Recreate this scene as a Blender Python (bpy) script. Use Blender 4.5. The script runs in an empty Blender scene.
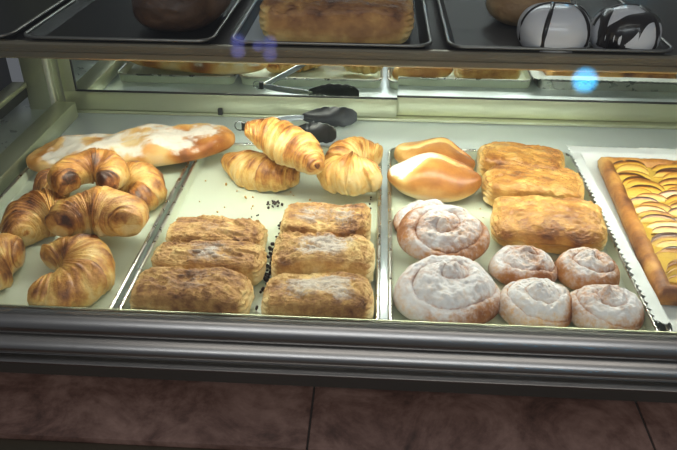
import bpy, math, random
import numpy as np
from mathutils import Vector, Matrix, Euler
from mathutils.bvhtree import BVHTree

PI = math.pi
C = bpy.context.scene.collection
R = math.radians

# ------------------------------------------------------------------ scene
sc = bpy.context.scene
sc.view_settings.view_transform = 'Standard'
sc.view_settings.look = 'None'
sc.view_settings.gamma = 1
sc.view_settings.use_curve_mapping = False
sc.view_settings.exposure = 0.0
H = .514

# ------------------------------------------------------------------ noise
_tab = {}
def vnoise(p, seed=0):
    """smooth lattice noise in [-1, 1] for an (n, 3) array"""
    if seed not in _tab:
        _tab[seed] = np.random.RandomState(seed + 11).uniform(-1, 1, (32, 32, 32))
    t = _tab[seed]
    p = np.asarray(p, float)
    i = np.floor(p).astype(int)
    f = p - i
    f = f * f * f * (f * (f * 6 - 15) + 10)
    o = 0
    for a in (0, 1):
        for b in (0, 1):
            for c in (0, 1):
                w = (f[:, 0] if a else 1 - f[:, 0]) * (f[:, 1] if b else 1 - f[:, 1]) * (f[:, 2] if c else 1 - f[:, 2])
                o = o + w * t[(i[:, 0] + a) % 32, (i[:, 1] + b) % 32, (i[:, 2] + c) % 32]
    return o

def fbm(p, seed=0, octaves=3, gain=.5):
    p = np.asarray(p, float)
    o, a = 0, 1
    for k in range(octaves):
        o = o + a * vnoise(p * 2 ** k + 5.3 * k, seed + k)
        a *= gain
    return o

def sstep(a, b, x):
    t = np.clip((x - a) / (b - a), 0, 1)
    return t * t * (3 - 2 * t)

# ------------------------------------------------------------------ objects
def mesh(name, V, F, mat, parent=None, smooth=True, attrs=None, sharp=None):
    me = bpy.data.meshes.new(name)
    me.from_pydata([tuple(v) for v in V], [], [tuple(int(i) for i in f) for f in F])
    me.update()
    if smooth:
        me.polygons.foreach_set('use_smooth', [True] * len(me.polygons))
    for k, a in (attrs or {}).items():
        at = me.attributes.new(k, 'FLOAT', 'POINT')
        at.data.foreach_set('value', np.asarray(a, np.float32))
    if mat is not None:
        me.materials.append(mat)
    if sharp:
        me.set_sharp_from_angle(angle=R(sharp))
    o = bpy.data.objects.new(name, me)
    C.objects.link(o)
    if parent is not None:
        o.parent = parent
    return o

def tag(o, label=None, cat=None, group=None, kind=None):
    if label: o['label'] = label
    if cat: o['category'] = cat
    if group: o['group'] = group
    if kind: o['kind'] = kind
    return o

def empty(name, loc=(0, 0, 0), rot=(0, 0, 0)):
    o = bpy.data.objects.new(name, None)
    o.empty_display_size = .02
    o.location = loc
    o.rotation_euler = rot
    C.objects.link(o)
    return o

class MB:
    def __init__(s): s.V, s.F = [], []
    def add(s, V, F):
        b = len(s.V)
        s.V += [tuple(v) for v in V]
        s.F += [tuple(i + b for i in f) for f in F]
        return s
    def box(s, x0, x1, y0, y1, z0, z1, bev=.001):
        """box with chamfered edges"""
        bev = min(bev, (x1 - x0) * .45, (y1 - y0) * .45, (z1 - z0) * .45)
        import bmesh
        bm = bmesh.new()
        bmesh.ops.create_cube(bm, size=1)
        for v in bm.verts:
            v.co = ((x0 + x1) / 2 + v.co.x * (x1 - x0), (y0 + y1) / 2 + v.co.y * (y1 - y0), (z0 + z1) / 2 + v.co.z * (z1 - z0))
        if bev > 0:
            bmesh.ops.bevel(bm, geom=bm.edges[:], offset=bev, segments=2, profile=.5, affect='EDGES')
        bm.verts.index_update()
        s.add([v.co[:] for v in bm.verts], [[v.index for v in f.verts] for f in bm.faces])
        bm.free()
        return s
    def sweep(s, prof, x0, x1):
        """closed profile of (y, z) points swept along x with end caps"""
        n = len(prof)
        V = [(x0, y, z) for y, z in prof] + [(x1, y, z) for y, z in prof]
        F = [(i, (i + 1) % n, n + (i + 1) % n, n + i) for i in range(n)] + [tuple(range(n))[::-1], tuple(range(n, 2 * n))]
        return s.add(V, F)
    def tube(s, pts, rad, n=10):
        pts = [Vector(p) for p in pts]
        if not hasattr(rad, '__len__'): rad = [rad] * len(pts)
        V, F = [], []
        for i, p in enumerate(pts):
            t = (pts[min(i + 1, len(pts) - 1)] - pts[max(i - 1, 0)]).normalized()
            a = t.orthogonal().normalized() if i == 0 else (a - t * a.dot(t)).normalized()
            b = t.cross(a)
            for k in range(n):
                V.append(p + (a * math.cos(2 * PI * k / n) + b * math.sin(2 * PI * k / n)) * rad[i])
        for i in range(len(pts) - 1):
            for k in range(n):
                F.append((i * n + k, i * n + (k + 1) % n, (i + 1) * n + (k + 1) % n, (i + 1) * n + k))
        F.append(tuple(range(n))[::-1]); F.append(tuple(range((len(pts) - 1) * n, len(pts) * n)))
        return s.add(V, F)
    def build(s, name, mat, parent=None, smooth=True, sharp=35):
        return mesh(name, s.V, s.F, mat, parent, smooth, None, sharp)

def grid_faces(nu, nv, cu=False, cv=False, flip=False):
    F = []
    for i in range(nu if cu else nu - 1):
        for j in range(nv if cv else nv - 1):
            f = (i * nv + j, ((i + 1) % nu) * nv + j, ((i + 1) % nu) * nv + (j + 1) % nv, i * nv + (j + 1) % nv)
            F.append(f[::-1] if flip else f)
    return F

def cube_sphere(n):
    """unit cube surface subdivided, points on the cube; returns V (m,3), F"""
    idx, V, F = {}, [], []
    def vid(p):
        k = tuple(np.round(p, 6))
        if k not in idx:
            idx[k] = len(V); V.append(p)
        return idx[k]
    L = np.linspace(-1, 1, n + 1)
    for ax in range(3):
        for sg in (-1, 1):
            for i in range(n):
                for j in range(n):
                    q = []
                    for a, b in ((i, j), (i + 1, j), (i + 1, j + 1), (i, j + 1)):
                        p = [0, 0, 0]
                        p[ax] = sg; p[(ax + 1) % 3] = L[a]; p[(ax + 2) % 3] = L[b]
                        q.append(vid(p))
                    F.append(q if sg > 0 else q[::-1])
    return np.array(V, float), F
CS = {}
def csphere(n):
    if n not in CS: CS[n] = cube_sphere(n)
    return CS[n][0].copy(), CS[n][1]

def superq(n, k):
    c, F = csphere(n)
    c = np.sign(c) * np.abs(np.sin(c * PI / 4) / math.sin(PI / 4))       # more even spacing
    r = (np.abs(c) ** k).sum(1) ** (1. / k)
    return c / r[:, None], F

# ------------------------------------------------------------------ materials
def nodes(name):
    m = bpy.data.materials.new(name)
    m.use_nodes = True
    nt = m.node_tree
    b = nt.nodes['Principled BSDF']
    return m, nt, b

def N(nt, t, **kw):
    n = nt.nodes.new(t)
    for k, v in kw.items():
        if k in n.inputs.keys(): n.inputs[k].default_value = v
        else: setattr(n, k, v)
    return n

def plain(name, col, rough=.5, metal=0., coat=0., noise=0., nscale=30., bump=0., bscale=200., aniso=None, spec=None):
    m, nt, b = nodes(name)
    b.inputs['Base Color'].default_value = (*col, 1)
    b.inputs['Roughness'].default_value = rough
    b.inputs['Metallic'].default_value = metal
    b.inputs['Coat Weight'].default_value = coat
    if spec is not None: b.inputs['Specular IOR Level'].default_value = spec
    tc = N(nt, 'ShaderNodeTexCoord')
    if noise:
        t = N(nt, 'ShaderNodeTexNoise', Scale=nscale, Detail=4.)
        nt.links.new(tc.outputs['Object'], t.inputs['Vector'])
        mp = N(nt, 'ShaderNodeMapRange')
        mp.inputs['From Min'].default_value = .3; mp.inputs['From Max'].default_value = .7
        mp.inputs['To Min'].default_value = max(.02, rough - noise); mp.inputs['To Max'].default_value = min(1, rough + noise)
        nt.links.new(t.outputs['Fac'], mp.inputs['Value'])
        nt.links.new(mp.outputs['Result'], b.inputs['Roughness'])
    if bump:
        mpv = N(nt, 'ShaderNodeMapping')
        if aniso: mpv.inputs['Scale'].default_value = aniso
        nt.links.new(tc.outputs['Object'], mpv.inputs['Vector'])
        t = N(nt, 'ShaderNodeTexNoise', Scale=bscale, Detail=3.)
        nt.links.new(mpv.outputs['Vector'], t.inputs['Vector'])
        bp = N(nt, 'ShaderNodeBump', Strength=bump, Distance=.001)
        nt.links.new(t.outputs['Fac'], bp.inputs['Height'])
        nt.links.new(bp.outputs['Normal'], b.inputs['Normal'])
    return m

def pastry(name, ramp, rough=.5, coat=0., nscale=45., namp=.5, bscale=160., bump=.5, sugar=(.80, .80, .82), stretch=(1, 1, 1), sugar_lo=.45, sugar_hi=.75, sscale=260., bdist=.0015, samp=1.1):
    """baked dough: colour by the 'toast' attribute plus noise, icing sugar by the 'sugar' attribute"""
    m, nt, b = nodes(name)
    L = nt.links.new
    tc = N(nt, 'ShaderNodeTexCoord')
    mp = N(nt, 'ShaderNodeMapping'); mp.inputs['Scale'].default_value = stretch
    L(tc.outputs['Object'], mp.inputs['Vector'])
    at = N(nt, 'ShaderNodeAttribute', attribute_name='toast')
    n1 = N(nt, 'ShaderNodeTexNoise', Scale=nscale, Detail=6., Roughness=.65)
    L(mp.outputs['Vector'], n1.inputs['Vector'])
    s = N(nt, 'ShaderNodeMath', operation='SUBTRACT'); L(n1.outputs['Fac'], s.inputs[0]); s.inputs[1].default_value = .5
    mu = N(nt, 'ShaderNodeMath', operation='MULTIPLY_ADD'); L(s.outputs[0], mu.inputs[0]); mu.inputs[1].default_value = namp; L(at.outputs['Fac'], mu.inputs[2])
    cr = N(nt, 'ShaderNodeValToRGB')
    el = cr.color_ramp.elements
    while len(el) < len(ramp): el.new(.5)
    for e, (p, c) in zip(el, ramp):
        e.position = p; e.color = (*c, 1)
    L(mu.outputs[0], cr.inputs['Fac'])
    sa = N(nt, 'ShaderNodeAttribute', attribute_name='sugar')
    n2 = N(nt, 'ShaderNodeTexNoise', Scale=sscale, Detail=5., Roughness=.75)
    L(tc.outputs['Object'], n2.inputs['Vector'])
    s2 = N(nt, 'ShaderNodeMath', operation='SUBTRACT'); L(n2.outputs['Fac'], s2.inputs[0]); s2.inputs[1].default_value = .5
    m2 = N(nt, 'ShaderNodeMath', operation='MULTIPLY_ADD'); L(s2.outputs[0], m2.inputs[0]); m2.inputs[1].default_value = samp; L(sa.outputs['Fac'], m2.inputs[2])
    mr = N(nt, 'ShaderNodeMapRange', interpolation_type='SMOOTHSTEP'); L(m2.outputs[0], mr.inputs['Value'])
    mr.inputs['From Min'].default_value = sugar_lo; mr.inputs['From Max'].default_value = sugar_hi
    mr.inputs['To Max'].default_value = .92
    mix = N(nt, 'ShaderNodeMix', data_type='RGBA')
    L(mr.outputs['Result'], mix.inputs['Factor']); L(cr.outputs['Color'], mix.inputs[6]); mix.inputs[7].default_value = (*sugar, 1)
    L(mix.outputs[2], b.inputs['Base Color'])
    rr = N(nt, 'ShaderNodeMapRange'); L(mr.outputs['Result'], rr.inputs['Value']); rr.inputs['To Min'].default_value = rough; rr.inputs['To Max'].default_value = .95
    L(rr.outputs['Result'], b.inputs['Roughness'])
    if coat:
        cc = N(nt, 'ShaderNodeMapRange'); L(mr.outputs['Result'], cc.inputs['Value']); cc.inputs['To Min'].default_value = coat; cc.inputs['To Max'].default_value = 0
        L(cc.outputs['Result'], b.inputs['Coat Weight']); b.inputs['Coat Roughness'].default_value = .3
    n3 = N(nt, 'ShaderNodeTexNoise', Scale=bscale, Detail=5., Roughness=.6); L(mp.outputs['Vector'], n3.inputs['Vector'])
    bp = N(nt, 'ShaderNodeBump', Strength=bump, Distance=bdist); L(n3.outputs['Fac'], bp.inputs['Height'])
    L(bp.outputs['Normal'], b.inputs['Normal'])
    return m

GOLD = [(0., (.78, .58, .27)), (.3, (.72, .43, .12)), (.55, (.50, .21, .042)), (.8, (.22, .068, .014)), (1., (.06, .018, .006))]
M = {}
M['croissant'] = pastry('croissant_crust', GOLD, rough=.42, coat=.22, nscale=75, namp=.95, bscale=300, bump=.9)
M['napolitana'] = pastry('puff_crust', [(0., (.80, .64, .33)), (.3, (.70, .47, .19)), (.55, (.50, .27, .09)), (.8, (.27, .12, .045)), (1., (.10, .04, .02))], rough=.62, nscale=95, namp=1.0, bscale=260, bump=1., stretch=(1, 1, 1), sugar=(.60, .54, .49), sugar_lo=.35, sugar_hi=1.1)
M['glossy_puff'] = pastry('glossy_puff_crust', [(0., (.80, .64, .33)), (.3, (.72, .45, .14)), (.55, (.52, .25, .055)), (.8, (.28, .10, .02)), (1., (.1, .03, .01))], rough=.42, coat=.22, nscale=75, namp=.9, bscale=240, bump=1., stretch=(.6, 1, 1))
M['bun'] = pastry('milk_bun_crust', [(0., (.86, .70, .42)), (.3, (.78, .47, .15)), (.55, (.52, .22, .05)), (.8, (.30, .10, .02)), (1., (.14, .04, .01))], rough=.42, coat=.18, nscale=45, namp=.5, bscale=140, bump=.3, sugar=(.9, .88, .82), sscale=120)
M['ensaimada'] = pastry('ensaimada_crust', [(0., (.76, .56, .27)), (.3, (.66, .37, .12)), (.55, (.44, .18, .045)), (.8, (.22, .07, .02)), (1., (.1, .03, .01))], rough=.6, nscale=45, namp=.5, bscale=150, bump=.6, sugar=(.66, .66, .71), sugar_lo=.05, sugar_hi=1.15, sscale=150, samp=1.9)
M['flatbread'] = pastry('sugared_flatbread', [(0., (.80, .62, .36)), (.3, (.74, .46, .17)), (.55, (.56, .24, .05)), (.8, (.32, .1, .02)), (1., (.12, .04, .01))], rough=.55, nscale=22, namp=.5, bscale=110, bump=.5, sugar=(.80, .74, .66), sugar_lo=.2, sugar_hi=1.1, sscale=180)
M['slab'] = pastry('slab_cake', [(0., (.90, .68, .30)), (.3, (.78, .48, .17)), (.55, (.50, .25, .09)), (.8, (.28, .12, .05)), (1., (.06, .02, .01))], rough=.5, nscale=40, namp=.7, bscale=80, bump=.5, sugar=(.5, .42, .38), sugar_lo=.5, sugar_hi=.9)
M['dark_loaf'] = pastry('dark_loaf_crust', [(0., (.20, .10, .05)), (.5, (.085, .04, .02)), (1., (.03, .014, .008))], rough=.5, nscale=40, namp=.7, bscale=80, bump=.5)
M['pale_bun'] = pastry('pale_bun_crust', [(0., (.5, .38, .22)), (.5, (.36, .22, .1)), (1., (.2, .1, .04))], rough=.6, nscale=30, namp=.4, bscale=80, bump=.3)
M['crust'] = pastry('tart_crust', [(0., (.74, .48, .17)), (.3, (.64, .34, .09)), (.55, (.42, .17, .035)), (.8, (.16, .05, .015)), (1., (.05, .015, .008))], rough=.5, nscale=60, namp=.6, bscale=160, bump=.7)
M['custard'] = plain('custard', (.66, .42, .07), .3, coat=.4, bump=.3, bscale=60)
M['apple'] = pastry('apple_slice_flesh', [(0., (.74, .53, .11)), (.35, (.70, .43, .07)), (.6, (.46, .20, .03)), (.85, (.17, .05, .012)), (1., (.06, .02, .01))], rough=.3, coat=.5, nscale=60, namp=.35, bscale=90, bump=.15)
M['steel'] = plain('brushed_steel', (.55, .55, .54), .24, 1., noise=.06, nscale=25, bump=.06, bscale=300, aniso=(.05, 1, 1))
M['deck'] = plain('deck_steel', (.82, .88, .95), .30, .55, noise=.015, nscale=18, bump=.02, bscale=300, aniso=(.05, 1, 1))  # pale bluish base stands in for part of the lamp's glare
M['rail'] = plain('rail_steel', (.33, .315, .295), .30, 1., noise=.02, nscale=40, bump=.02, bscale=350, aniso=(.03, 1, 1))
M['alu'] = plain('champagne_aluminium', (.47, .49, .34), .38, .75, noise=.06, nscale=30)
M['trim'] = plain('bronze_aluminium', (.30, .26, .19), .36, .8, noise=.06, nscale=30)
M['mirror'] = plain('mirror_glass', (.80, .84, .80), .015, 1.)
M['gasket'] = plain('black_rubber', (.012, .012, .012), .5)
M['pan'] = plain('cream_tray_enamel', (.60, .655, .53), .38, 0., noise=.08, nscale=40, coat=.2)
M['tray_rim'] = plain('tray_aluminium', (.60, .60, .57), .30, 1., noise=.08, nscale=60)
M['dim_rim'] = plain('dull_tray_rim', (.26, .25, .23), .38, 1.)
M['dark_tray'] = plain('dark_nonstick', (.010, .0095, .009), .5, 0., spec=.25)
M['grey_tray'] = plain('grey_nonstick', (.062, .058, .054), .5, 0., spec=.3)
M['paper'] = plain('white_paper', (.66, .68, .68), .8, bump=.15, bscale=120)
M['chocolate'] = plain('dark_chocolate', (.022, .010, .006), .38, bump=.4, bscale=200)
M['icing'] = plain('white_icing', (.74, .73, .76), .28, coat=.4, bump=.1, bscale=60)
M['stripe'] = plain('chocolate_icing', (.016, .011, .010), .3, coat=.3)
M['black_plastic'] = plain('black_plastic', (.012, .013, .015), .35)
M['tong_steel'] = plain('tong_steel', (.36, .38, .40), .25, 1.)
M['crumb'] = plain('golden_crumb', (.62, .36, .10), .6)

def glass_material():
    m = bpy.data.materials.new('clear_pane'); m.use_nodes = True
    nt = m.node_tree; nt.nodes.clear()
    out = N(nt, 'ShaderNodeOutputMaterial'); mix = N(nt, 'ShaderNodeMixShader')
    t = N(nt, 'ShaderNodeBsdfTransparent'); t.inputs['Color'].default_value = (.975, .985, .975, 1)
    g = N(nt, 'ShaderNodeBsdfGlossy', Roughness=.0)
    f = N(nt, 'ShaderNodeFresnel', IOR=1.45)
    nt.links.new(f.outputs[0], mix.inputs[0]); nt.links.new(t.outputs[0], mix.inputs[1]); nt.links.new(g.outputs[0], mix.inputs[2])
    nt.links.new(mix.outputs[0], out.inputs['Surface'])
    return m
M['glass'] = glass_material()

def emitter(name, col, s):
    m = bpy.data.materials.new(name); m.use_nodes = True
    nt = m.node_tree; nt.nodes.clear()
    out = N(nt, 'ShaderNodeOutputMaterial'); e = N(nt, 'ShaderNodeEmission', Strength=s); e.inputs['Color'].default_value = (*col, 1)
    nt.links.new(e.outputs[0], out.inputs['Surface'])
    return m
M['tube'] = emitter('lamp_tube_glow', (.97, 1., .86), 76.)

def tile_material():
    m, nt, b = nodes('marbled_tile')
    L = nt.links.new
    tc = N(nt, 'ShaderNodeTexCoord')
    n1 = N(nt, 'ShaderNodeTexNoise', Scale=9., Detail=8., Roughness=.7, Distortion=1.2); L(tc.outputs['Object'], n1.inputs['Vector'])
    cr = N(nt, 'ShaderNodeValToRGB'); el = cr.color_ramp.elements
    for _ in range(2): el.new(.5)
    for e, (p, c) in zip(el, [(.28, (.035, .019, .015)), (.44, (.12, .062, .047)), (.58, (.20, .115, .09)), (.75, (.28, .17, .135))]):
        e.position = p; e.color = (*c, 1)
    n2 = N(nt, 'ShaderNodeTexNoise', Scale=55., Detail=5., Roughness=.7); L(tc.outputs['Object'], n2.inputs['Vector'])
    ad = N(nt, 'ShaderNodeMath', operation='MULTIPLY_ADD'); L(n2.outputs['Fac'], ad.inputs[0]); ad.inputs[1].default_value = .35
    sb = N(nt, 'ShaderNodeMath', operation='SUBTRACT'); L(n1.outputs['Fac'], sb.inputs[0]); sb.inputs[1].default_value = .17; L(sb.outputs[0], ad.inputs[2])
    L(ad.outputs[0], cr.inputs['Fac']); L(cr.outputs['Color'], b.inputs['Base Color'])
    b.inputs['Roughness'].default_value = .5
    bp = N(nt, 'ShaderNodeBump', Strength=.25, Distance=.001); L(n2.outputs['Fac'], bp.inputs['Height']); L(bp.outputs['Normal'], b.inputs['Normal'])
    return m
M['tile'] = tile_material()

# ------------------------------------------------------------------ settling
OBST = []       # (lo, hi, BVH) of what already stands
def world_bvh(o):
    V, F = [], []
    st = [o]
    while st:
        x = st.pop()
        st += list(x.children)
        if x.type == 'MESH':
            M4 = x.matrix_world; b = len(V)
            V += [M4 @ v.co for v in x.data.vertices]
            F += [tuple(b + i for i in p.vertices) for p in x.data.polygons]
    return V, F
def bounds(V):
    a = np.array([v[:] for v in V]); return a.min(0), a.max(0)
def obstacle(o, is_tray=False):
    bpy.context.view_layer.update()
    V, F = world_bvh(o)
    lo, hi = bounds(V)
    OBST.append((lo, hi, BVHTree.FromPolygons(V, F), is_tray))
def rest_height(o, z_top, z_low, step, trays_only=False):
    """the height at which an object lowered from z_top touches what lies below, and its world mesh there"""
    o.location.z = 0
    bpy.context.view_layer.update()
    V, F = world_bvh(o)
    lo, hi = bounds(V)
    near = [b for b in OBST if (b[3] or not trays_only) and (b[0][:2] < hi[:2]).all() and (b[1][:2] > lo[:2]).all()]
    def hit(dz):
        t = BVHTree.FromPolygons([v + Vector((0, 0, dz)) for v in V], F)
        return any(b[2].overlap(t) for b in near if b[1][2] > lo[2] + dz and b[0][2] < hi[2] + dz)
    z, floor = z_top, z_low - lo[2]
    while z > floor and not hit(z - step): z -= step
    a, b = z, z - step
    for _ in range(4):
        m = (a + b) / 2
        if m > floor and not hit(m): a = m
        else: b = m
    return max(a, floor), float(np.mean([v.z for v in V]))
def settle(o, z_top=.14, z_low=0., step=.004, gap=.0004, tilt=None, trays_only=False):
    """lower an object until it rests on what lies below; of the tilts given, the one with the lowest centre"""
    if tilt is not None:
        best = None
        for t in tilt:
            o.rotation_euler.x = R(t)
            z, c = rest_height(o, z_top, z_low, step)
            if best is None or z + c < best[0] - 1e-5: best = (z + c, t)
        o.rotation_euler.x = R(best[1])
    if trays_only:                                             # straight on the tray's floor
        o.location.z = 0
        bpy.context.view_layer.update()
        z = z_low + .0016 - bounds(world_bvh(o)[0])[0][2]
    else:
        z, c = rest_height(o, z_top, z_low, step)
    o.location.z = z + gap
    obstacle(o)
    return o

# ------------------------------------------------------------------ the display case
case = empty('display_case', (0, 0, -.17))
tag(case, 'glass-fronted bakery display case with steel rail, mirror doors and lit lower deck', 'display case')
def part(mb, name, mat, parent=case, **kw):
    o = mb.build(name, mat, None, **kw)
    o.parent = parent
    w = parent
    off = Vector((0, 0, 0))
    while w is not None:
        off += w.location; w = w.parent
    o.location = -off
    return o
XL, XR, YB = -.575, .64, 1.2
deck = part(MB().box(XL, XR, .5812, 1.212, -.012, 0, .0005), 'deck', M['deck'])

def arc(cy, cz, ry, rz, a0, a1, n=12):
    return [(cy + ry * math.cos(R(a0 + (a1 - a0) * i / n)), cz + rz * math.sin(R(a0 + (a1 - a0) * i / n))) for i in range(n + 1)]
def bulge(y0, z0, y1, z1, d, n=14):
    return [(y0 + (y1 - y0) * k / n - d * math.sin(PI * k / n) ** .8, z0 + (z1 - z0) * k / n) for k in range(n + 1)]
prof = [(.596, -.012), (.596, .023), (.594, .0248), (.590, .0250)]
prof += bulge(.586, .0240, .583, -.0030, .0085)
prof += [(.5845, -.0038), (.5845, -.0050), (.583, -.0058)]
prof += bulge(.582, -.0064, .580, -.0290, .0085)
prof += [(.5795, -.0305), (.571, -.0315), (.5685, -.0330), (.5690, -.0352), (.580, -.0366), (.596, -.0366)]
prof = [(y - .0075, z + .0030) for y, z in prof]
prof = [(y - .008, z + .0052) for y, z in prof]
rail = part(MB().sweep(prof, -1., 1.), 'front_rail', M['rail'], sharp=50)
kick = part(MB().box(-1., 1., .569, .64, -.17, -.0284, .001), 'base_panel', plain('under_rail_shade', (.075, .062, .05), .45, .3))  # panel colour carries the brownish shade below the rail

# front glass, leaning back from the rail
def slab_between(p0, p1, x0, x1, t):
    d = Vector((0, p1[0] - p0[0], p1[1] - p0[1])).normalized()
    n = Vector((0, -d.z, d.y)) * t
    V = []
    for x in (x0, x1):
        for (y, z) in (p0, p1):
            V += [Vector((x, y, z)), Vector((x, y, z)) + n]
    F = [(0, 2, 3, 1), (4, 5, 7, 6), (0, 1, 5, 4), (2, 6, 7, 3), (0, 4, 6, 2), (1, 3, 7, 5)]
    return MB().add(V, F)
part(MB().box(-1., 1., .5770, .5790, .0338, .0352, .0004), 'glass_seal', M['alu'])
part(slab_between((.5700, .0352), (.735, .62), -.95, .95, .005), 'front_glass', M['glass'], smooth=False)

# left end: corner post, bottom rail, glass, gasket bars, ledge of the neighbouring case
part(MB().box(-.632, -.574, 1.165, 1.205, 0, .62, .002), 'corner_post', M['alu'])
part(MB().box(-.5885, -.579, 1.161, 1.166, 0, .62, .001), 'post_bead', plain('bright_aluminium', (.8, .78, .64), .3, .6))
part(MB().box(-.580, -.543, .60, 1.164, 0, .03, .002), 'side_rail', M['alu'])
part(MB().box(-.650, -.624, .60, 1.16, .0565, .0665, .002), 'outer_bar', M['alu'])
part(MB().box(-.648, -.626, .60, 1.16, .0385, .056, .002), 'outer_gasket', M['gasket'])
part(MB().box(-.695, -.585, .935, 1.25, .0, .012, .002), 'neighbour_ledge', plain('green_grey_steel', (.60, .66, .60), .35, .7, noise=.1))
part(MB().box(-.720, -.700, .40, 1.25, -.1, .225, .002), 'dark_backing', plain('backing_black', (.03, .03, .03), .5))  # dark sheet added to blacken the view past the left end
part(MB().box(.628, .662, .60, 1.19, 0, .03, .002), 'side_rail', M['alu'])
part(MB().box(.640, .680, 1.165, 1.205, 0, .62, .002), 'corner_post', M['alu'])
part(MB().box(.664, .668, .62, 1.165, .0, .23, .0005), 'side_glass', M['glass'], smooth=False)
# back: track and two sliding mirror doors
track = part(MB().box(XL, XR, 1.181, 1.212, .0, .006, .001), 'door_track', M['alu'])
def mirror_door(x0, x1, y, left=True):
    d = empty('mirror_door'); d.parent = case
    d.location = (0, 0, .17)
    fr = MB().box(x0, x1, y - .006, y + .004, .007, .041, .001)
    a, b = (x0 + .022, x1) if left else (x0, x1 - .022)          # one upright each, at the outer end
    fr.box(x0 if left else b, a if left else x1, y - .006, y + .004, .041, .60, .001)
    part(fr, 'door_frame', M['alu'], d)
    part(MB().box(a + .0005, b - .0005, y - .002, y + .002, .0415, .60, 0), 'mirror', M['mirror'], d, smooth=False)
    g = MB().box(a, b, y - .0045, y - .002, .041, .0435, .0005).box(a if left else b - .0025, a + .0025 if left else b, y - .0045, y - .002, .0435, .60, .0005)
    part(g, 'mirror_gasket', M['gasket'], d)
    return d
mirror_door(-.571, .038, 1.189)
mirror_door(.0, .640, 1.201, False)
part(MB().box(-.287, -.279, 1.174, 1.181, .006, .018, .001), 'door_stop', M['gasket'])
# shelf with its bronze front trim, lamp under it
SZ = .24
part(MB().box(-.95, .95, .826, 1.165, SZ - .008, SZ, .001), 'shelf', M['grey_tray'])
tp = [(.828, SZ - .012), (.822, SZ - .0125), (.8195, SZ - .010), (.8195, SZ - .0035), (.8215, SZ - .0025), (.8215, SZ + .0005), (.8195, SZ + .0015), (.8195, SZ + .006), (.822, SZ + .0085), (.828, SZ + .0085)]
part(MB().sweep(tp, -.95, .95), 'shelf_trim', M['trim'], sharp=40)
part(MB().box(-.55, .63, .834, .870, SZ - .0085, SZ - .0082, .0), 'lamp_reflector', plain('white_enamel', (.75, .75, .7), .4))
part(MB().tube([(-.41 + i * .099, .846, SZ - .0140) for i in range(11)], .0048, 14), 'lamp_tube', M['tube'])

# ledge in front of the case, in marbled tiles with a metal edge strip
ledge = empty('tiled_ledge', (0, 0, -.17))
tag(ledge, 'brown marbled tile ledge running along the foot of the display case', 'ledge', kind='structure')
seams = [-.80, -.435, -.058, .297, .672, 1.0]
tl = MB()
for a, b in zip(seams, seams[1:]):
    tl.box(a + .001, b - .001, .4815, .60, -.085, -.0575, .0012)
part(tl, 'tile', M['tile'], ledge)
part(MB().box(-.8, 1.0, .4835, .60, -.086, -.059, 0), 'grout', plain('dark_grout', (.03, .022, .018), .9), ledge)
part(MB().box(-.8, 1.0, .41, .481, -.10, -.0635, .002), 'edge_strip', plain('dark_bronze', (.10, .085, .06), .4, .6), ledge)
obstacle(case) if False else None

# ------------------------------------------------------------------ trays
def tray(name, label, cat, x0, x1, y0, y1, z, mat, rim_mat, group=None, h=.017, sl=.003, rot=0):
    """baking tray: flat bottom, sloped walls (thin sheet) and a rolled rim"""
    t = empty(name, ((x0 + x1) / 2, (y0 + y1) / 2, z), (0, 0, rot))
    tag(t, label, cat, group)
    W, D = (x1 - x0) / 2 - .003, (y1 - y0) / 2 - .003
    def ring(w, d, r, zz, n=5):
        out = []
        for cx, cy, a in ((w - r, d - r, 0), (-w + r, d - r, 90), (-w + r, -d + r, 180), (w - r, -d + r, 270)):
            for i in range(n + 1):
                q = R(a + 90 * i / n)
                out.append((cx + r * math.cos(q), cy + r * math.sin(q), zz))
        return out
    th = .0008
    rings = [ring(W - sl - .002, D - sl - .002, .012, th), ring(W - sl, D - sl, .014, th + .0012), ring(W - .001, D - .001, .018, h), ring(W, D, .018, h), ring(W - sl + .001, D - sl + .001, .014, .0)]
    n = len(rings[0])
    V = sum(rings, [])
    F = [tuple(range(n))]
    for k in range(4):
        for i in range(n):
            F.append((k * n + i, k * n + (i + 1) % n, (k + 1) * n + (i + 1) % n, (k + 1) * n + i)[::-1])
    F.append(tuple(range(4 * n, 5 * n))[::-1])
    mesh('pan', V, [f[::-1] if i not in (0, len(F) - 1) else f for i, f in enumerate(F)], mat, t, sharp=30)
    rr = ring(W + .0005, D + .0005, .0185, h)
    nr = len(rr); Vr, Fr = [], []
    for i in range(nr):
        p = Vector(rr[i]); tg = (Vector(rr[(i + 1) % nr]) - Vector(rr[i - 1])).normalized()
        s = Vector((tg.y, -tg.x, 0))
        for k in range(8):
            a = 2 * PI * k / 8
            Vr.append(p + s * (.0026 * math.cos(a)) + Vector((0, 0, .0022 * math.sin(a))))
    for i in range(nr):
        for k in range(8):
            Fr.append((i * 8 + k, i * 8 + (k + 1) % 8, ((i + 1) % nr) * 8 + (k + 1) % 8, ((i + 1) % nr) * 8 + k))
    mesh('rim', Vr, Fr, rim_mat, t)
    obstacle(t, True)
    return t
TZ = .0005
tray('baking_tray', 'shallow cream baking tray under the curled croissants at the left end', 'tray', -.532, -.2860, .582, 1.035, TZ, M['pan'], M['tray_rim'], 'lower deck trays')
tray('baking_tray', 'cream baking tray holding the chocolate puff pastries, crumbs scattered on it', 'tray', -.2805, .0125, .582, 1.035, TZ, M['pan'], M['tray_rim'], 'lower deck trays')
tray('baking_tray', 'cream baking tray holding the sugar-dusted spiral buns and glossy puffs', 'tray', .0215, .3155, .582, 1.038, TZ, M['pan'], M['tray_rim'], 'lower deck trays')
tray('baking_tray', 'metal baking tray under the paper doily and apple tart', 'tray', .3220, .622, .582, 1.038, TZ, M['tray_rim'], M['tray_rim'], 'lower deck trays', sl=.002)
UZ = SZ + .0005
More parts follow.
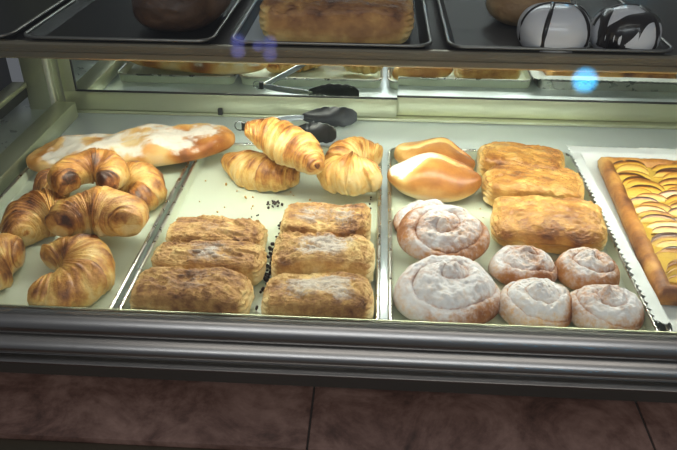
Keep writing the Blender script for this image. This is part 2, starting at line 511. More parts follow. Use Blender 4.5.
tray('shelf_tray', 'black tray cut off by the left picture edge on the upper shelf', 'tray', -.70, -.452, .8245, 1.155, UZ, M['dark_tray'], M['dim_rim'], 'upper shelf trays', h=.012, sl=.009)
tray('shelf_tray', 'black tray with the dark loaf on the upper shelf', 'tray', -.441, -.200, .8245, 1.155, UZ, M['dark_tray'], M['dim_rim'], 'upper shelf trays', h=.012, sl=.009)
tray('shelf_tray', 'tray holding the broad slab cake on the upper shelf', 'tray', -.181, .066, .8245, 1.155, UZ, M['dark_tray'], M['dim_rim'], 'upper shelf trays', h=.012, sl=.009)
tray('shelf_tray', 'grey tray holding the striped iced domes on the upper shelf', 'tray', .083, .352, .8245, 1.155, UZ, M['grey_tray'], M['dim_rim'], 'upper shelf trays', h=.012, sl=.009)

# ------------------------------------------------------------------ pastry shapes
def flat_bottom(V, cut):
    """squash what is below -cut, so that the thing lies flat, and move the base to z = 0"""
    z = V[:, 2]
    low = z < -cut
    z[low] = -cut + (z[low] + cut) * .12
    V[:, 2] = z - z.min()
    return V

def croissant(label, x, y, rz, seed=0, Rc=.045, half=1.9, r0=.025, tip=.30, wraps=3.6, rx=0, ry=0, zt=.14, dark=0., flat=.55, gr='croissants heaped on the left tray', hgt=.9, spiral=.35, dz=0, tilt=None, low=False, tips=.08):
    """crescent swept along an arc (belly towards +y), with overlapping wraps of dough"""
    rnd = random.Random(seed)
    nu, nv = 160, 44
    t = np.linspace(-1, 1, nu)[:, None] * np.ones((1, nv))
    v = (np.arange(nv) * 2 * PI / nv)[None, :] * np.ones((nu, 1))
    a = np.abs(t)
    s = a * wraps + spiral * np.sin(v + seed * 1.7) * np.sign(t) + .18 * np.sin(3 * t + seed)
    k = np.floor(s); fr = s - k
    env = lambda q: tip + (1 - tip) * np.clip(1 - np.clip(q, 0, 1) ** 1.7, 0, 1)
    stair = env(np.clip(k / wraps, 0, 1)) * .62 + env(a) * .38
    rad = r0 * stair * (1.04 - .20 * fr ** 1.6 + .06 * sstep(0, .15, fr)) * (1 + .05 * np.sin(k * 2.3 + seed + v))
    rad = rad * np.sqrt(np.clip(1 - np.clip((a - .93) / .07, 0, 1) ** 2, .0, 1))          # closed tips
    th = t * half * (1 + .06 * math.sin(seed))
    cx, cy = Rc * np.sin(th), Rc * np.cos(th) - Rc * .4
    nx, ny = np.sin(th), np.cos(th)
    V = np.stack([cx + nx * np.cos(v) * rad, cy + ny * np.cos(v) * rad, np.sin(v) * rad * hgt], -1).reshape(-1, 3)
    n3 = np.stack([nx * np.cos(v), ny * np.cos(v), np.sin(v)], -1).reshape(-1, 3)
    V += n3 * (fbm(V * 45 + seed * 3.1, seed % 7, 2) * .0016 + fbm(V * 160 + seed, 3, 2) * .0006 * 1)[:, None]
    stri = vnoise(np.stack([s.reshape(-1) * 9, v.reshape(-1) * 1.1, k.reshape(-1) * 3.7], -1) + seed, 5)
    stri2 = vnoise(np.stack([s.reshape(-1) * 26, v.reshape(-1) * 2.2, k.reshape(-1) * 3.7], -1) + seed, 6)
    V += n3 * (stri * .0011 + stri2 * .0005)[:, None]
    V += np.stack([vnoise(V * 17 + seed, 2), vnoise(V * 17 + seed + 9, 4), vnoise(V * 17 + seed + 17, 1)], -1) * np.array([.006, .006, .003])
    V[:, :2] -= (V[:, :2].max(0) + V[:, :2].min(0)) / 2
    V = flat_bottom(V, r0 * flat)
    up = (np.sin(v)).reshape(-1)
    f1, a1 = fr.reshape(-1), a.reshape(-1)
    toast = .30 + .16 * sstep(-.6, .9, up) + .13 * (1 - f1) ** 2 * sstep(-.3, .6, up) - .16 * sstep(.75, 1., f1) + .26 * fbm(V * 38 + seed * 7, 5, 3) + tips * sstep(.72, .92, a1) + .16 * stri + .10 * stri2 + .10 * np.sin(k.reshape(-1) * 4.1 + seed) + dark
    toast -= .25 * sstep(-.2, -.9, up)
    F = grid_faces(nu, nv, False, True)
    F += [tuple(range(nv)), tuple(range((nu - 1) * nv, nu * nv))[::-1]]
    o = mesh('croissant', V, F, M['croissant'], attrs={'toast': toast, 'sugar': toast * 0})
    o.location = (x, y, 0); o.rotation_euler = (rx, ry, rz)
    tag(o, label, 'croissant', gr)
    settle(o, zt, tilt=range(tilt[0], tilt[1] + 1, 3) if tilt else None, trays_only=low)
    o.location.z += dz
    return o

def puff(name, label, cat, x, y, rz, dims, seed, mat, *a, shelf=False, **kw):
    o = puff_shape(name, label, cat, x, y, rz, dims, seed, mat, *a, **kw)
    settle(o, .40, SZ, trays_only=True) if shelf else settle(o, trays_only=True)
    return o

def puff_shape(name, label, cat, x, y, rz, dims, seed, mat, k=4.2, group=None, wr=.0022, sugar=.0, ends=True, rx=0, ry=0, dark=0., roll=0.):
    c, F = superq(54, k)
    L, D, Hh = dims
    rnd = random.Random(seed)
    V = c * np.array([L / 2, D / 2, Hh / 2])
    # arched top, slightly waisted plan, sagging front
    V[:, 2] *= 1 - .10 * c[:, 0] ** 2 - .10 * np.where(c[:, 2] > 0, c[:, 1] ** 2, 0)
    V[:, 1] *= 1 + .06 * vnoise(np.stack([c[:, 0] * 1.5 + seed, c[:, 0] * 0, c[:, 0] * 0], -1), 1)
    V[:, 0] *= 1 + .035 * vnoise(np.stack([c[:, 1] * 1.3 + seed, c[:, 2] * 1.3, c[:, 0] * 0], -1), 2)
    topw = sstep(-.3, .6, c[:, 2])
    wrk = fbm(np.stack([V[:, 0] * 55, V[:, 1] * 95, V[:, 2] * 60], -1) + seed * 2.7, seed % 5, 5, .55)
    ridged = 1 - np.abs(fbm(np.stack([V[:, 0] * 70 + 2 * wrk, V[:, 1] * 45, V[:, 2] * 40], -1) + seed, 6, 4)) * 2
    V[:, 2] += topw * (wr * .65 * wrk + wr * .5 * ridged)
    V[:, 2] += topw * .005 * vnoise(V * 18 + seed * 1.3, 3)
    V[:, 1] += (1 - topw) * .0012 * wrk
    endw = sstep(.82, .96, np.abs(c[:, 0]))
    if ends:                                                    # laminated layers on the short ends
        V[:, 0] += np.sign(c[:, 0]) * endw * (.0016 * np.sin(V[:, 2] * 900 + 3 * vnoise(V * 40, 1)) - .0012)
    if roll:                                                    # a lap of dough ending on the near side
        V[:, 1] -= roll * sstep(-.2, .05, c[:, 2]) * sstep(.3, .9, -c[:, 1])
    toast = .50 + .12 * topw + .22 * fbm(V * 26 + seed * 3, 2, 3) + .10 * ridged * topw - .10 * wrk + dark
    toast -= endw * .50 * (1 - .5 * topw) + .22 * sstep(-.1, -.7, c[:, 2])
    sg = sugar * topw * (1 - endw) * sstep(.95, .25, np.abs(c[:, 0])) * sstep(1., .3, np.abs(c[:, 1] + .15)) + .35 * sugar * fbm(V * 30 + seed, 4, 2) * topw + .30 * sugar * (ridged - .4) * topw
    V = flat_bottom(V, Hh * .46)
    o = mesh(name, V, F, mat, attrs={'toast': toast, 'sugar': np.clip(sg, 0, 1)})
    o.location = (x, y, 0); o.rotation_euler = (rx, ry, rz)
    tag(o, label, cat, group)
    return o

def spiral_bun(label, x, y, Rr, hh, seed, turns=2.3, tilt=None, ry=0, rz=0, sugar=.75, toast0=.42, sy=1., group='sugar-dusted spiral buns', knob=.25):
    """flat coiled bun: a rope of dough wound from the rim to a raised knob"""
    nr, na = 72, 140
    r = np.linspace(0, 1, nr)[:, None] * np.ones((1, na))
    th = (np.arange(na) * 2 * PI / na)[None, :] * np.ones((nr, 1))
    out = 1 + .035 * np.sin(th + seed) + .02 * np.sin(2 * th + seed * 2.1) + .012 * np.sin(5 * th + seed)
    ph = r * turns - th / (2 * PI) + seed * .13 + .10 * np.sin(2 * th + seed)
    fr = ph - np.floor(ph)
    rope = np.sqrt(np.clip(1 - (2 * fr - 1) ** 2, 0, 1))
    fade = sstep(0, .16, r)
    rope = rope * fade + (1 - fade)
    edge = np.sqrt(np.clip(1 - r ** 4, 0, 1))
    z = hh * edge * (.58 + .26 * rope + .22 * (1 - r) + knob * np.exp(-(r / .2) ** 2))
    xx, yy = Rr * r * out * np.cos(th), Rr * r * out * np.sin(th)
    top = np.stack([xx, yy, z], -1).reshape(-1, 3)
    nz = fbm(top * 60 + seed * 2.3, seed % 6, 3)
    top[:, 2] += (nz * .0026 + .0016 * fbm(top * 130 + seed, 5, 3) + .0035 * vnoise(top * 22 + seed, 4) + .0007 * vnoise(top * 400, 2)) * edge.reshape(-1)
    # underside
    nb = 8
    rb = np.linspace(1, 0, nb + 1)[1:, None] * np.ones((1, na))
    tb = (np.arange(na) * 2 * PI / na)[None, :] * np.ones((nb, 1))
    ob = 1 + .035 * np.sin(tb + seed) + .02 * np.sin(2 * tb + seed * 2.1) + .012 * np.sin(5 * tb + seed)
    bot = np.stack([Rr * rb * ob * np.cos(tb), Rr * rb * ob * np.sin(tb), -.26 * hh * np.sqrt(np.clip(1 - rb ** 6, 0, 1))], -1).reshape(-1, 3)
    V = np.concatenate([top, bot])
    V[:, 1] *= sy
    F = grid_faces(nr + nb, na, False, True)
    groove = np.concatenate([(1 - rope).reshape(-1), np.zeros(len(bot))])
    rr = np.concatenate([r.reshape(-1), rb.reshape(-1)])
    isb = np.concatenate([np.zeros(len(top)), np.ones(len(bot))])
    big = fbm(V * 22 + seed * 5, 3, 2)
    toast = toast0 + .35 * groove ** 2 + .25 * big + .12 * sstep(.75, .98, rr) - .3 * isb
    sg = sugar - .62 * groove ** 2 - .50 * sstep(.72, 1., rr) - .55 * np.clip(big, -.3, 1) - isb
    o = mesh('spiral_bun', V, F, M['ensaimada'], attrs={'toast': toast, 'sugar': np.clip(sg, 0, 1)})
    o.location = (x, y, 0); o.rotation_euler = (0, ry, rz)
    tag(o, label, 'bun', group)
    settle(o, tilt=range(tilt[0], tilt[1] + 1, 2) if tilt else None, trays_only=not tilt)
    return o

def milk_bun(label, x, y, rz, dims, seed, pale, sug):
    c, F = superq(44, 2.25)
    V = c * np.array(dims) / 2
    V[:, 1] *= (1 - .38 * np.abs(c[:, 0]) ** 2.5)
    V[:, 2] *= (1 - .20 * np.abs(c[:, 0]) ** 2.5)
    top = sstep(-.1, .6, c[:, 2])
    V[:, 2] += .004 * np.sin(c[:, 0] * 5 + seed) * top
    line = c[:, 1] - .42 * c[:, 0] - .10 * np.sin(c[:, 0] * 5 + seed) - .12              # the slash runs aslant
    gash = np.exp(-(line / .10) ** 2) * sstep(.98, .6, np.abs(c[:, 0])) * top
    V[:, 2] += top * .0035 * sstep(-.02, .12, line) + gash * (-.0015 + .002 * fbm(V * 90 + seed, 2, 2))
    V += fbm(V * 22 + seed, 1, 2)[:, None] * .0016
    white = pale * sstep(.35, -.35, c[:, 0] - .9 * line) * top
    toast = .50 + .20 * top * sstep(-.5, .5, c[:, 0] - .3 * c[:, 1]) + .20 * fbm(V * 20 + seed, 4, 2) - .30 * gash - .40 * sstep(.0, -.5, c[:, 2]) - .38 * white
    sg = sug * (white * (.9 + .6 * fbm(V * 40, 2, 2)) + .35 * gash)
    V = flat_bottom(V, dims[2] * .36)
    o = mesh('milk_bun', V, F, M['bun'], attrs={'toast': toast, 'sugar': np.clip(sg, 0, 1)})
    o.location = (x, y, 0); o.rotation_euler = (0, 0, rz)
    tag(o, label, 'bun', 'split milk buns')
    settle(o)
    return o

# ------------------------------------------------------------------ left tray: flatbread and croissants
def flatbread():
    c, F = superq(60, 2.7)
    V = c * np.array([.318, .098, .044]) / 2
    V[:, 1] *= 1 + .10 * vnoise(np.stack([c[:, 0] * 2.2, c[:, 0] * 0, c[:, 0] * 0], -1), 3) + .06 * c[:, 0]
    top = sstep(-.2, .5, c[:, 2])
    V[:, 2] += top * (.005 * fbm(V * 30, 5, 3) + .0035 * np.sin(c[:, 0] * 9 + .8 * np.sin(c[:, 1] * 3)))
    toast = .40 + .36 * fbm(V * 24 + 4, 2, 3) + .12 * sstep(.5, .95, np.abs(c[:, 1])) + .16 * sstep(.7, .97, np.abs(c[:, 0])) - .25 * sstep(-.1, -.7, c[:, 2])
    sg = top * (.62 + 1.25 * fbm(V * 34 + 11, 4, 4) - .75 * sstep(.75, 1, np.abs(c[:, 0])) - .5 * sstep(.7, 1, np.abs(c[:, 1])))
    V = flat_bottom(V, .0165)
    o = mesh('sugared_flatbread', V, F, M['flatbread'], attrs={'toast': toast, 'sugar': np.clip(sg, 0, 1)})
    o.location = (-.376, .972, 0); o.rotation_euler = (0, R(-2.2), R(14.5))
    tag(o, 'long sugar-topped flatbread lying across the back of the left trays', 'bread')
    settle(o)
flatbread()
GL = 'croissants heaped on the left tray'
croissant('croissant in the left front corner, cut off by the picture edge', -.463, .657, R(78), 3, Rc=.045, half=1.15, r0=.039, low=True)
croissant('curled ring-like croissant at the front of the left tray, opening to the left', -.353, .659, R(-72), 4, Rc=.038, half=2.2, r0=.031, tip=.5, low=True)
croissant('lumpy croissant at the far left, behind the corner one and below the dark-tipped one', -.447, .770, R(60), 5, Rc=.042, half=1.2, r0=.036, dark=.05, low=True)
croissant('plain golden croissant beside the flatbread at the back of the left heap', -.344, .874, R(-40), 6, Rc=.035, half=1.85, r0=.032, tip=.4, low=True)
croissant('croissant in the middle of the left heap, just behind the ring-like one', -.346, .752, R(2), 7, Rc=.042, half=1.5, r0=.035, tip=.4, tilt=(-9, 15))
croissant('brown croissant end showing between the flatbread and the lumpy croissant at the left', -.466, .866, R(120), 9, Rc=.045, half=.8, r0=.026, dark=.03, low=True)
croissant('dark-tipped croissant lying on top of the left heap', -.391, .838, R(6), 8, Rc=.032, half=2.35, r0=.027, dark=.06, tip=.5, zt=.17, tilt=(-4, 24), tips=.38)

# ------------------------------------------------------------------ second tray
GC = 'croissants behind the chocolate puffs'
croissant('straight croissant lying flat on the bare tray, under the leaning one', -.174, .932, R(152), 10, Rc=.14, half=.52, r0=.031, gr=GC, tip=.3)
croissant('rounded croissant beside the tray divider, behind the short pale one', -.032, .968, R(20), 12, Rc=.05, half=.8, r0=.030, gr=GC, tip=.5, dark=-.08)
croissant('short pale croissant lying in front of the rounded one by the tray divider', -.034, .896, R(175), 13, Rc=.04, half=.85, r0=.034, gr=GC, tip=.6, dark=-.18, wraps=2.2)
croissant('pointed croissant leaning up on the flat one, its tip towards the tongs', -.128, .912, R(-30), 11, Rc=.13, half=.58, r0=.031, gr=GC, tip=.25, ry=R(12), rx=R(0), zt=.17)
GN = 'chocolate puff pastries'
NP = [('left column, farthest from the steel rail', -.199, .749, 1, .038, .126, .40), ('left column, the middle one', -.196, .689, 2, .044, .134, .65), ('left column, closest to the steel rail', -.200, .621, -1, .046, .132, .45),
      ('right column, farthest from the steel rail', -.060, .782, 0, .044, .116, .75), ('right column, the middle one', -.0575, .702, -1, .047, .122, .85), ('right column, closest to the steel rail', -.0575, .625, 1, .043, .122, .9)]
for i, (lab, x, y, a, h, w, sg) in enumerate(NP):
    puff('chocolate_puff', 'brown sugar-dusted chocolate puff pastry, ' + lab, 'pastry', x, y, R(a), (w, (.054 if i < 2 else .058) if i < 3 else .064, h), 20 + i, M['napolitana'], 6.5, GN, sugar=sg, wr=.0042, dark=-.03)

# ------------------------------------------------------------------ third tray
milk_bun('smooth brown split milk bun at the back against the tray divider', .094, .992, R(-12), (.130, .074, .050), 1, .15, .1)
milk_bun('pale split milk bun with whitish sugared top, in front of the browner one', .088, .910, R(-6), (.138, .080, .056), 2, 1., .8)
GP = 'glossy puff rolls'
puff('puff_roll', 'glossy golden puff roll at the back, beside the brown milk bun', 'pastry', .226, .984, R(-8), (.132, .072, .044), 41, M['glossy_puff'], 4.6, GP, wr=.0032, roll=.003)
puff('puff_roll', 'glossy golden puff roll in the middle of the three rolls', 'pastry', .230, .902, R(-4), (.140, .076, .045), 42, M['glossy_puff'], 4.6, GP, wr=.0034, roll=.003)
puff('puff_roll', 'large glossy puff roll just behind the small spiral buns', 'pastry', .232, .803, R(-7), (.144, .088, .046), 43, M['glossy_puff'], 4.6, GP, wr=.0036, roll=.003)
spiral_bun('large spiral bun mostly hidden under the other large one, near the pale milk bun', .080, .816, .052, .022, 1, sugar=1.0)
spiral_bun('large spiral bun in the middle, propped on another, with a browned right edge', .089, .757, .060, .027, 2, tilt=(4, 14), sugar=.9, turns=2.0, sy=.82)
spiral_bun('large heavily sugared spiral bun at the front against the steel rail', .0900, .6550, .0625, .036, 3, sugar=1.1, turns=1.8, knob=.35, sy=.96)
spiral_bun('small spiral bun tucked between the large front bun and the large puff roll', .189, .716, .041, .026, 4, sugar=.95, turns=1.7, sy=.90)
spiral_bun('small spiral bun beside the doily, behind the frontmost right one', .2655, .712, .040, .029, 5, sugar=.85, turns=1.8, sy=.90)
spiral_bun('small spiral bun with tight coil at the front, right of the large front bun', .1895, .638, .0435, .031, 6, sugar=.85, turns=2.3, sy=.94)
spiral_bun('small spiral bun in the front right corner of the tray beside the doily', .2645, .636, .0435, .029, 7, sugar=.95, turns=2.1, sy=.88)

# ------------------------------------------------------------------ fourth tray: doily and apple tart
def doily():
    x0, x1, y0, y1 = .311, .603, .604, 1.046
    nx, ny = 170, 200
    u = np.linspace(-1, 1, nx)[:, None] * np.ones((1, ny)); v = np.linspace(-1, 1, ny)[None, :] * np.ones((nx, 1))
    X = (x0 + x1) / 2 + u * (x1 - x0) / 2; Y = (y0 + y1) / 2 + v * (y1 - y0) / 2
    eu, ev = sstep(.93, 1, np.abs(u)), sstep(.95, 1, np.abs(v))
    Z = .0030 + np.maximum(.0215 * sstep(.3345, .3262, X), .0225 * sstep(1.008, 1.025, Y)) + .0015 * np.sin(Y * 55) ** 2 * sstep(.335, .315, X)
    X += np.sign(u) * eu * .0050 * (np.abs(np.sin(Y * 290)) - .6)
    Y += np.sign(v) * ev * .0050 * (np.abs(np.sin(X * 290)) - .6)
    Z += .0008 * vnoise(np.stack([X * 60, Y * 60, X * 0], -1).reshape(-1, 3), 1).reshape(nx, ny) * sstep(.8, 1, np.maximum(np.abs(u), np.abs(v)))
    top = np.stack([X, Y, Z], -1).reshape(-1, 3); bot = top - np.array([0, 0, .0006])
    F = grid_faces(nx, ny) + [tuple(i + nx * ny for i in f[::-1]) for f in grid_faces(nx, ny)]
    n = nx * ny
    ring = [i * ny for i in range(nx)] + [(nx - 1) * ny + j for j in range(1, ny)] + [i * ny + ny - 1 for i in range(nx - 2, -1, -1)] + [j for j in range(ny - 2, 0, -1)]
    for a, b in zip(ring, ring[1:] + ring[:1]): F.append((a, b, b + n, a + n)[::-1])
    o = mesh('paper_doily', np.concatenate([top, bot]), F, M['paper'])
    tag(o, 'white scalloped paper doily under the apple tart', 'doily')
    OBST.append((np.array([.40, .66, 0]), np.array([.64, 1.05, .006]), BVHTree.FromPolygons([(.2, .6, .0055), (.7, .6, .0055), (.7, 1.1, .0055), (.2, 1.1, .0055)], [(0, 1, 2, 3)]), True))
doily()

def tart():
    x0, x1, y0, y1, z = .343, .595, .652, 1.002, .0074
    t = empty('apple_tart', ((x0 + x1) / 2, (y0 + y1) / 2, z), (0, 0, R(-3.5)))
    tag(t, 'rectangular apple tart with browned slices in rows on the white doily', 'tart')
    W, D = (x1 - x0) / 2, (y1 - y0) / 2
    # crust: a raised border swept round the rectangle over a thin base
    prof = [(0, 0), (-.002, .010), (.001, .019), (.007, .0225), (.014, .020), (.018, .013), (.020, .006)]
    per = []
    for (ax, ay), (bx, by), nn in (((-W, -D), (W, -D), 46), ((W, -D), (W, D), 66), ((W, D), (-W, D), 46), ((-W, D), (-W, -D), 66)):
        for i in range(nn):
            f = i / nn; per.append((ax + (bx - ax) * f, ay + (by - ay) * f))
    n, k = len(per), len(prof)
    V, ins = [], []
    for (px, py) in per:
        for (d, zz) in prof:
            sx, sy = (W - d) / W, (D - d) / D
            V.append((px * sx, py * sy, zz)); ins.append(d)
    V = np.array(V)
    w = fbm(V * 55 + 3, 2, 3)
    V[:, 2] += w * .0022 * (V[:, 2] > .004); V[:, :2] *= (1 + .006 * fbm(V * 30, 4, 2))[:, None]
    F = []
    for i in range(n):
        for j in range(k - 1):
            F.append((i * k + j, ((i + 1) % n) * k + j, ((i + 1) % n) * k + j + 1, i * k + j + 1))
    F.append(tuple(i * k + k - 1 for i in range(n))); F.append(tuple(i * k for i in range(n))[::-1])
    toast = .46 + .3 * fbm(V * 30 + 8, 5, 3) + .1 * (V[:, 2] / .02) + .55 * sstep(-D + .03, -D - .004, V[:, 1]) * sstep(-W + .0, -W + .03, V[:, 0])
    mesh('crust', V, F, M['crust'], t, attrs={'toast': toast, 'sugar': toast * 0})
    g = 40
    u = np.linspace(-1, 1, g)[:, None] * np.ones((1, g)); v = u.T
    Vc = np.stack([u * (W - .013), v * (D - .013), .0125 + 0 * u], -1).reshape(-1, 3)
    Vc[:, 2] += .0012 * fbm(Vc * 40, 3, 2)
    mesh('custard', Vc, grid_faces(g, g), M['custard'], t)
    # apple slices: thin half-moons on edge, overlapping like shingles from the back to the front
    rnd = random.Random(5)
    cols = [(-.084, .056), (-.032, .064), (.026, .064), (.084, .060)]
    cnt = 0
    for ci, (cx, ln) in enumerate(cols):
        nrow = 25
        for j in range(nrow):
            yy = D - .026 - j * (2 * D - .052) / (nrow - 1) + rnd.uniform(-.003, .003)
            L = ln * rnd.uniform(.9, 1.1); hgt = .0165 * rnd.uniform(.8, 1.2)
            nl, nh = 18, 6
            brn = rnd.uniform(.3, .95)
            P, to = [], []
            for side in (0, 1):
                for i in range(nl):
                    f = -1 + 2 * i / (nl - 1)
                    hh = hgt * (1 - abs(f) ** 2.4) ** .6
                    for m_ in range(nh):
                        q = m_ / (nh - 1)
                        P.append((f * L / 2, side * .0028 * (1 - .6 * q), hh * q - .003))
                        to.append(.20 + brn * sstep(.45, 1., q) + .10 * rnd.random())
            h2 = nl * nh
            Fs = [f[::-1] for f in grid_faces(nl, nh)][::1]
            Fs = grid_faces(nl, nh) + [tuple(i + h2 for i in f[::-1]) for f in grid_faces(nl, nh)]
            rg = [i * nh for i in range(nl)] + [(nl - 1) * nh + m_ for m_ in range(1, nh)] + [i * nh + nh - 1 for i in range(nl - 2, -1, -1)] + [m_ for m_ in range(nh - 2, 0, -1)]
            for a, b in zip(rg, rg[1:] + rg[:1]): Fs.append((a, b, b + h2, a + h2)[::-1])
            o = mesh('apple_slice', P, Fs, M['apple'], t, attrs={'toast': to, 'sugar': [0] * len(to)})
            o.location = (cx + rnd.uniform(-.011, .011), yy, .0135)
            o.rotation_euler = (R(-60 + rnd.uniform(-12, 12)), R(rnd.uniform(-6, 6)), R(rnd.uniform(-12, 12)))
            cnt += 1
    return t
tart()

# ------------------------------------------------------------------ tongs
def tongs():
    t = empty('serving_tongs', (-.219, 1.090, .024))
    tag(t, 'steel serving tongs with black scalloped jaws lying open behind the croissants', 'tongs')
    def pl(m, name, mat, sharp=35): return m.build(name, mat, t, sharp=sharp)
    def arm(p0, p1, w=.008, th=.0016):
        p0, p1 = Vector(p0), Vector(p1)
        d = (p1 - p0); n = 12
        s = Vector((-d.y, d.x, 0)).normalized()
        mb = MB(); V, F = [], []
        for i in range(n + 1):
            f = i / n
            c = p0 + d * f + s * (.006 * math.sin(PI * f))
            h = w * (.55 + .45 * math.sin(PI * min(1, f * 1.1)) ** .5) * .5 + .0015
            for (a, b) in ((-1, -1), (1, -1), (1, 1), (-1, 1)):
                V.append(c + s * (a * th) + Vector((0, 0, b * h)))
        for i in range(n):
            for k in range(4): F.append((i * 4 + k, i * 4 + (k + 1) % 4, (i + 1) * 4 + (k + 1) % 4, (i + 1) * 4 + k))
        F += [(3, 2, 1, 0), (n * 4, n * 4 + 1, n * 4 + 2, n * 4 + 3)]
        return mb.add(V, F)
    def jaw(p0, p1, wd=.036, lift=0):
        """cupped fan with a scalloped outline"""
        p0, p1 = Vector(p0), Vector(p1)
        d = p1 - p0; L = d.length; e = d.normalized(); s = Vector((-e.y, e.x, 0)); up = Vector((0, 0, 1))
        nu, nv = 40, 15
        V = []
        for side in (0, 1):
            for i in range(nu):
                f = i / (nu - 1)
                half = wd / 2 * (.30 + .70 * min(1, f * 2.6) ** .8) * (1 - max(0, (f - .72) / .28) ** 2.2 * .62)
                half *= 1 + .10 * (abs(math.sin(f * PI * 6)) - .5) * (f > .2)
                for j in range(nv):
                    q = -1 + 2 * j / (nv - 1)
                    V.append(p0 + e * (L * f) + up * (q * half + lift * f) + s * ((.009 * (1 - q * q) * math.sin(PI * min(1, f * 1.3))) * -1 + (.0011 if side else -.0011)))
        n = nu * nv
        F = grid_faces(nu, nv) + [tuple(i + n for i in f[::-1]) for f in grid_faces(nu, nv)]
        rg = [i * nv for i in range(nu)] + [(nu - 1) * nv + m for m in range(1, nv)] + [i * nv + nv - 1 for i in range(nu - 2, -1, -1)] + [m for m in range(nv - 2, 0, -1)]
        for a, b in zip(rg, rg[1:] + rg[:1]): F.append((a, b, b + n, a + n)[::-1])
        return MB().add(V, F)
    hinge = (0, 0, 0)
    a_end, a_tip = (.100, .040, .003), (.187, .044, .004)
    b_end, b_tip = (.104, -.094, .036), (.160, -.106, .038)
    pl(arm((0, 0.001, 0), a_end), 'arm', M['tong_steel'])
    pl(arm((0, -.001, 0), b_end), 'arm', M['tong_steel'])
    pl(jaw((.092, .039, .003), a_tip), 'jaw', M['black_plastic'])
    pl(jaw((.097, -.0885, .036), b_tip, .032), 'jaw', M['black_plastic'])
    pl(MB().tube([(-.004, 0, -.007), (-.004, 0, .007)], .0045, 14), 'hinge', M['black_plastic'])
    ring = [( -.012 + .008 * math.cos(2 * PI * i / 20), .0, .008 * math.sin(2 * PI * i / 20)) for i in range(21)]
    pl(MB().tube(ring, .0011, 8), 'hanging_ring', M['tong_steel'])
tongs()

# ------------------------------------------------------------------ crumbs
def crumbs(name, label, cat, spots, mat, seed, z=.0020, avoid=()):
    rnd = random.Random(seed)
    import bmesh
    bm = bmesh.new()
    for (cx, cy, n, sx, sy, r0, r1) in spots:
        for _ in range(n):
            r = rnd.uniform(r0, r1); px, py = rnd.gauss(cx, sx), rnd.gauss(cy, sy)
            if not (-.2655 < px < -.002 or px > .03) or py < .612: continue
            if avoid and any((px - a) ** 2 + (py - b) ** 2 < c * c for a, b, c in avoid): continue
            m4 = Matrix.Translation((px, py, z + r * 1.5)) @ Euler((rnd.random() * 6, rnd.random() * 6, rnd.random() * 6)).to_matrix().to_4x4() @ Matrix.Diagonal((r * rnd.uniform(.7, 1.6), r, r * .8, 1))
            bmesh.ops.create_icosphere(bm, subdivisions=1, radius=1, matrix=m4)
    for v in bm.verts:
        v.co += Vector((rnd.uniform(-1, 1), rnd.uniform(-1, 1), rnd.uniform(-1, 1))) * .0003
    bm.verts.index_update()
    o = mesh(name, [v.co[:] for v in bm.verts], [[v.index for v in f.verts] for f in bm.faces], mat)
    bm.free()
    tag(o, label, cat, kind='stuff')
crumbs('chocolate_crumbs', 'dark chocolate crumbs strewn over the second tray and between the puffs', 'crumbs',
       [(-.142, .865, 16, .006, .006, .0012, .0026), (-.165, .832, 3, .004, .004, .0012, .002), (-.124, .71, 60, .0035, .05, .0014, .0036), (-.0015, .72, 40, .001, .05, .0012, .0024),
        (-.266, .82, 14, .001, .035, .0010, .0020), (-.002, .87, 8, .001, .02, .001, .0022), (-.075, .835, 5, .01, .004, .0006, .0014)], M['chocolate'], 3)
crumbs('pastry_flakes', 'golden pastry flakes scattered on the second tray', 'crumbs',
       [(-.16, .87, 26, .04, .035, .0007, .0022), (-.05, .85, 12, .03, .02, .0006, .0014), (.08, .87, 8, .03, .02, .0005, .0012)], M['crumb'], 9, avoid=((-.142, .865, .030), (-.165, .832, .016), (-.075, .835, .028), (0, .85, .03)))

# ------------------------------------------------------------------ upper shelf
TOPZ = UZ + .0015
puff('slab_cake', 'broad brown slab cake on the shelf tray between black tray and iced domes', 'cake', -.053, .899, R(1), (.190, .114, .054), 61, M['slab'], 7., None, shelf=True, sugar=.65, wr=.003)
liner = MB().box(-.172, -.062, .846, 1.140, TOPZ + .0002, TOPZ + .0010, .0002)
bpy.data.objects['slab_cake'].location.z += .0014
lo = liner.build('paper_liner', plain('grey_white_paper', (.50, .55, .58), .7)); tag(lo, 'pale paper liner showing left of the slab cake', 'paper')
def shelf_dome(label, x, y, rad, h, seed, angs):
    t = empty('iced_dome', (x, y, TOPZ + .0003)); tag(t, label, 'pastry', 'striped iced domes')
    c, F = superq(22, 2.4)
    V = c * np.array([rad, rad, h * .62]); V += fbm(V * 30 + seed, 2, 2)[:, None] * .0012
    V = flat_bottom(V, h * .36)
    mesh('icing', V, F, M['icing'], t)
    tree = BVHTree.FromPolygons([Vector(v) for v in V], F)
    for (px, py, ang, bend, wd) in angs:
        mb_V, mb_F = [], []
        n, k = 44, 7
        d = Vector((math.cos(ang), math.sin(ang))); s = Vector((-d.y, d.x))
        rows = []
        for i in range(n):
            f = -1.02 + 2.04 * i / (n - 1)
            row = []
            for j in range(k):
                q = -1 + 2 * j / (k - 1)
                p = Vector((px, py)) + d * (f * rad) + s * (bend * rad * f * f + q * wd * (1 + .15 * math.sin(f * 7 + seed)))
                # point on the dome met from outside towards its core
                org = Vector((p.x * 1.0, p.y * 1.0, .2))
                hit = tree.ray_cast(org, Vector((0, 0, -1)))
                if hit[0] is None:
                    nr = tree.find_nearest(Vector((p.x, p.y, h * .2))); co, no = nr[0], nr[1]
                else: co, no = hit[0], hit[1]
                row.append(co + no * (.0013 * (1 - q * q) + .0003))
            rows.append(row)
        Vs = [v for r_ in rows for v in r_]
        mesh('chocolate_stripe', Vs, grid_faces(n, k), M['stripe'], t)
    return t
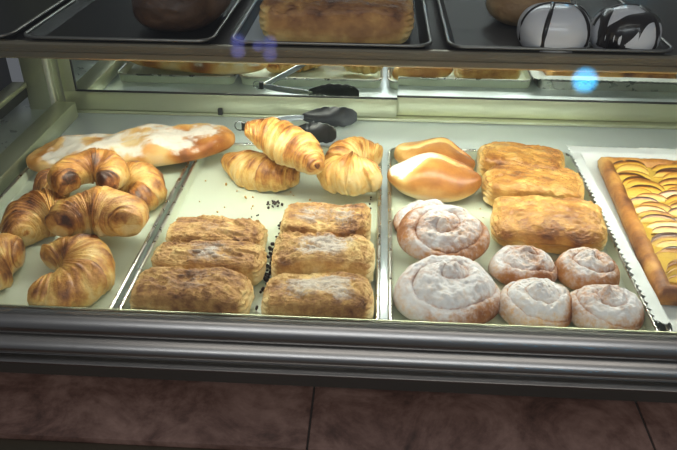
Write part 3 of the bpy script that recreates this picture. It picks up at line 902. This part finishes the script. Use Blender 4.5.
shelf_dome('white iced dome with thin chocolate stripes, left of the pair on the shelf', .214, .868, .043, .052, 1, [(-.006, 0, R(80), .15, .0026), (.024, 0, R(98), -.30, .0042), (0, .006, R(4), -.30, .0026)])
shelf_dome('white iced dome with a broad chocolate patch, right of the pair on the shelf', .300, .868, .040, .049, 2, [(.018, 0, R(98), -.25, .0046), (-.026, .0, R(78), .25, .0060), (.0, .012, R(6), -.25, .0032), (.0, -.030, R(20), .35, .0090)])
puff('plain_bun', 'plain pale bun behind the striped iced domes', 'bun', .200, .975, R(5), (.11, .085, .055), 71, M['pale_bun'], 2.5, None, shelf=True, ends=False, wr=.001)
puff('dark_loaf', 'large dark brown loaf on the black shelf tray', 'loaf', -.262, .945, R(-4), (.115, .17, .075), 72, M['dark_loaf'], 2.8, None, shelf=True, ends=False, wr=.003)

# ------------------------------------------------------------------ camera
cam = bpy.data.cameras.new('camera')
co = bpy.data.objects.new('camera', cam); C.objects.link(co)
cam.sensor_width = 36; cam.lens = 36 * 700 / 677.
cam.clip_start = .01
co.location = (0, 0, H)
co.rotation_euler = (Matrix.Rotation(R(3.2), 3, 'Z') @ Matrix.Rotation(R(90 - 32), 3, 'X') @ Matrix.Rotation(R(.3), 3, 'Z')).to_euler()
sc.camera = co

# ------------------------------------------------------------------ light: dim shop, small glows added to the world for the front glass to reflect, an added overhead panel
w = bpy.data.worlds.new('shop'); sc.world = w; w.use_nodes = True
nt = w.node_tree
bg = nt.nodes['Background']
bg.inputs['Color'].default_value = (.86, .90, 1., 1); bg.inputs['Strength'].default_value = .13
tcw = N(nt, 'ShaderNodeTexCoord')
last = bg.inputs['Color'].default_value[:3]
prev = None
for (dr, cs, cl) in (((.2749, -.9416, .1943), .0125, (.6, 7., 14.)), ((-.1914, -.9522, .2381), .0080, (.6, .65, 2.)), ((-.1916, -.9553, .2252), .0080, (.6, .65, 2.)), ((-.1647, -.9583, .2334), .0062, (.45, .5, 1.6)), ((-.1485, -.9598, .2382), .0080, (.5, .55, 1.8)), ((-.1485, -.9632, .2239), .0080, (.5, .55, 1.8))):
    dt = N(nt, 'ShaderNodeVectorMath', operation='DOT_PRODUCT'); nt.links.new(tcw.outputs['Generated'], dt.inputs[0]); dt.inputs[1].default_value = Vector(dr).normalized()
    mr = N(nt, 'ShaderNodeMapRange', interpolation_type='SMOOTHSTEP'); nt.links.new(dt.outputs['Value'], mr.inputs['Value'])
    mr.inputs['From Min'].default_value = math.cos(cs * 1.6); mr.inputs['From Max'].default_value = math.cos(cs * .1)
    mx = N(nt, 'ShaderNodeMix', data_type='RGBA'); nt.links.new(mr.outputs['Result'], mx.inputs['Factor'])
    if prev is None: mx.inputs[6].default_value = (*last, 1)
    else: nt.links.new(prev, mx.inputs[6])
    mx.inputs[7].default_value = (*[c * 14 for c in cl], 1)
    prev = mx.outputs[2]
nt.links.new(prev, bg.inputs['Color'])
def area(name, loc, target, sx, sy, energy, col):
    la = bpy.data.lights.new(name, 'AREA'); la.shape = 'RECTANGLE'; la.size = sx; la.size_y = sy
    la.energy = energy; la.color = col
    o = bpy.data.objects.new(name, la); C.objects.link(o); o.location = loc
    o.rotation_euler = (Vector(target) - Vector(loc)).to_track_quat('-Z', 'Y').to_euler()
area('overhead_fill', (.2, -.5, 2.2), (.1, .7, 0), 2.4, .5, 9., (1., .97, .92))  # unseen panel, added for highlight bands on the steel rail
area('shop_front_window', (.1, -2.0, 1.75), (.05, .7, 0), 2.6, .5, 22., (.90, .95, 1.))
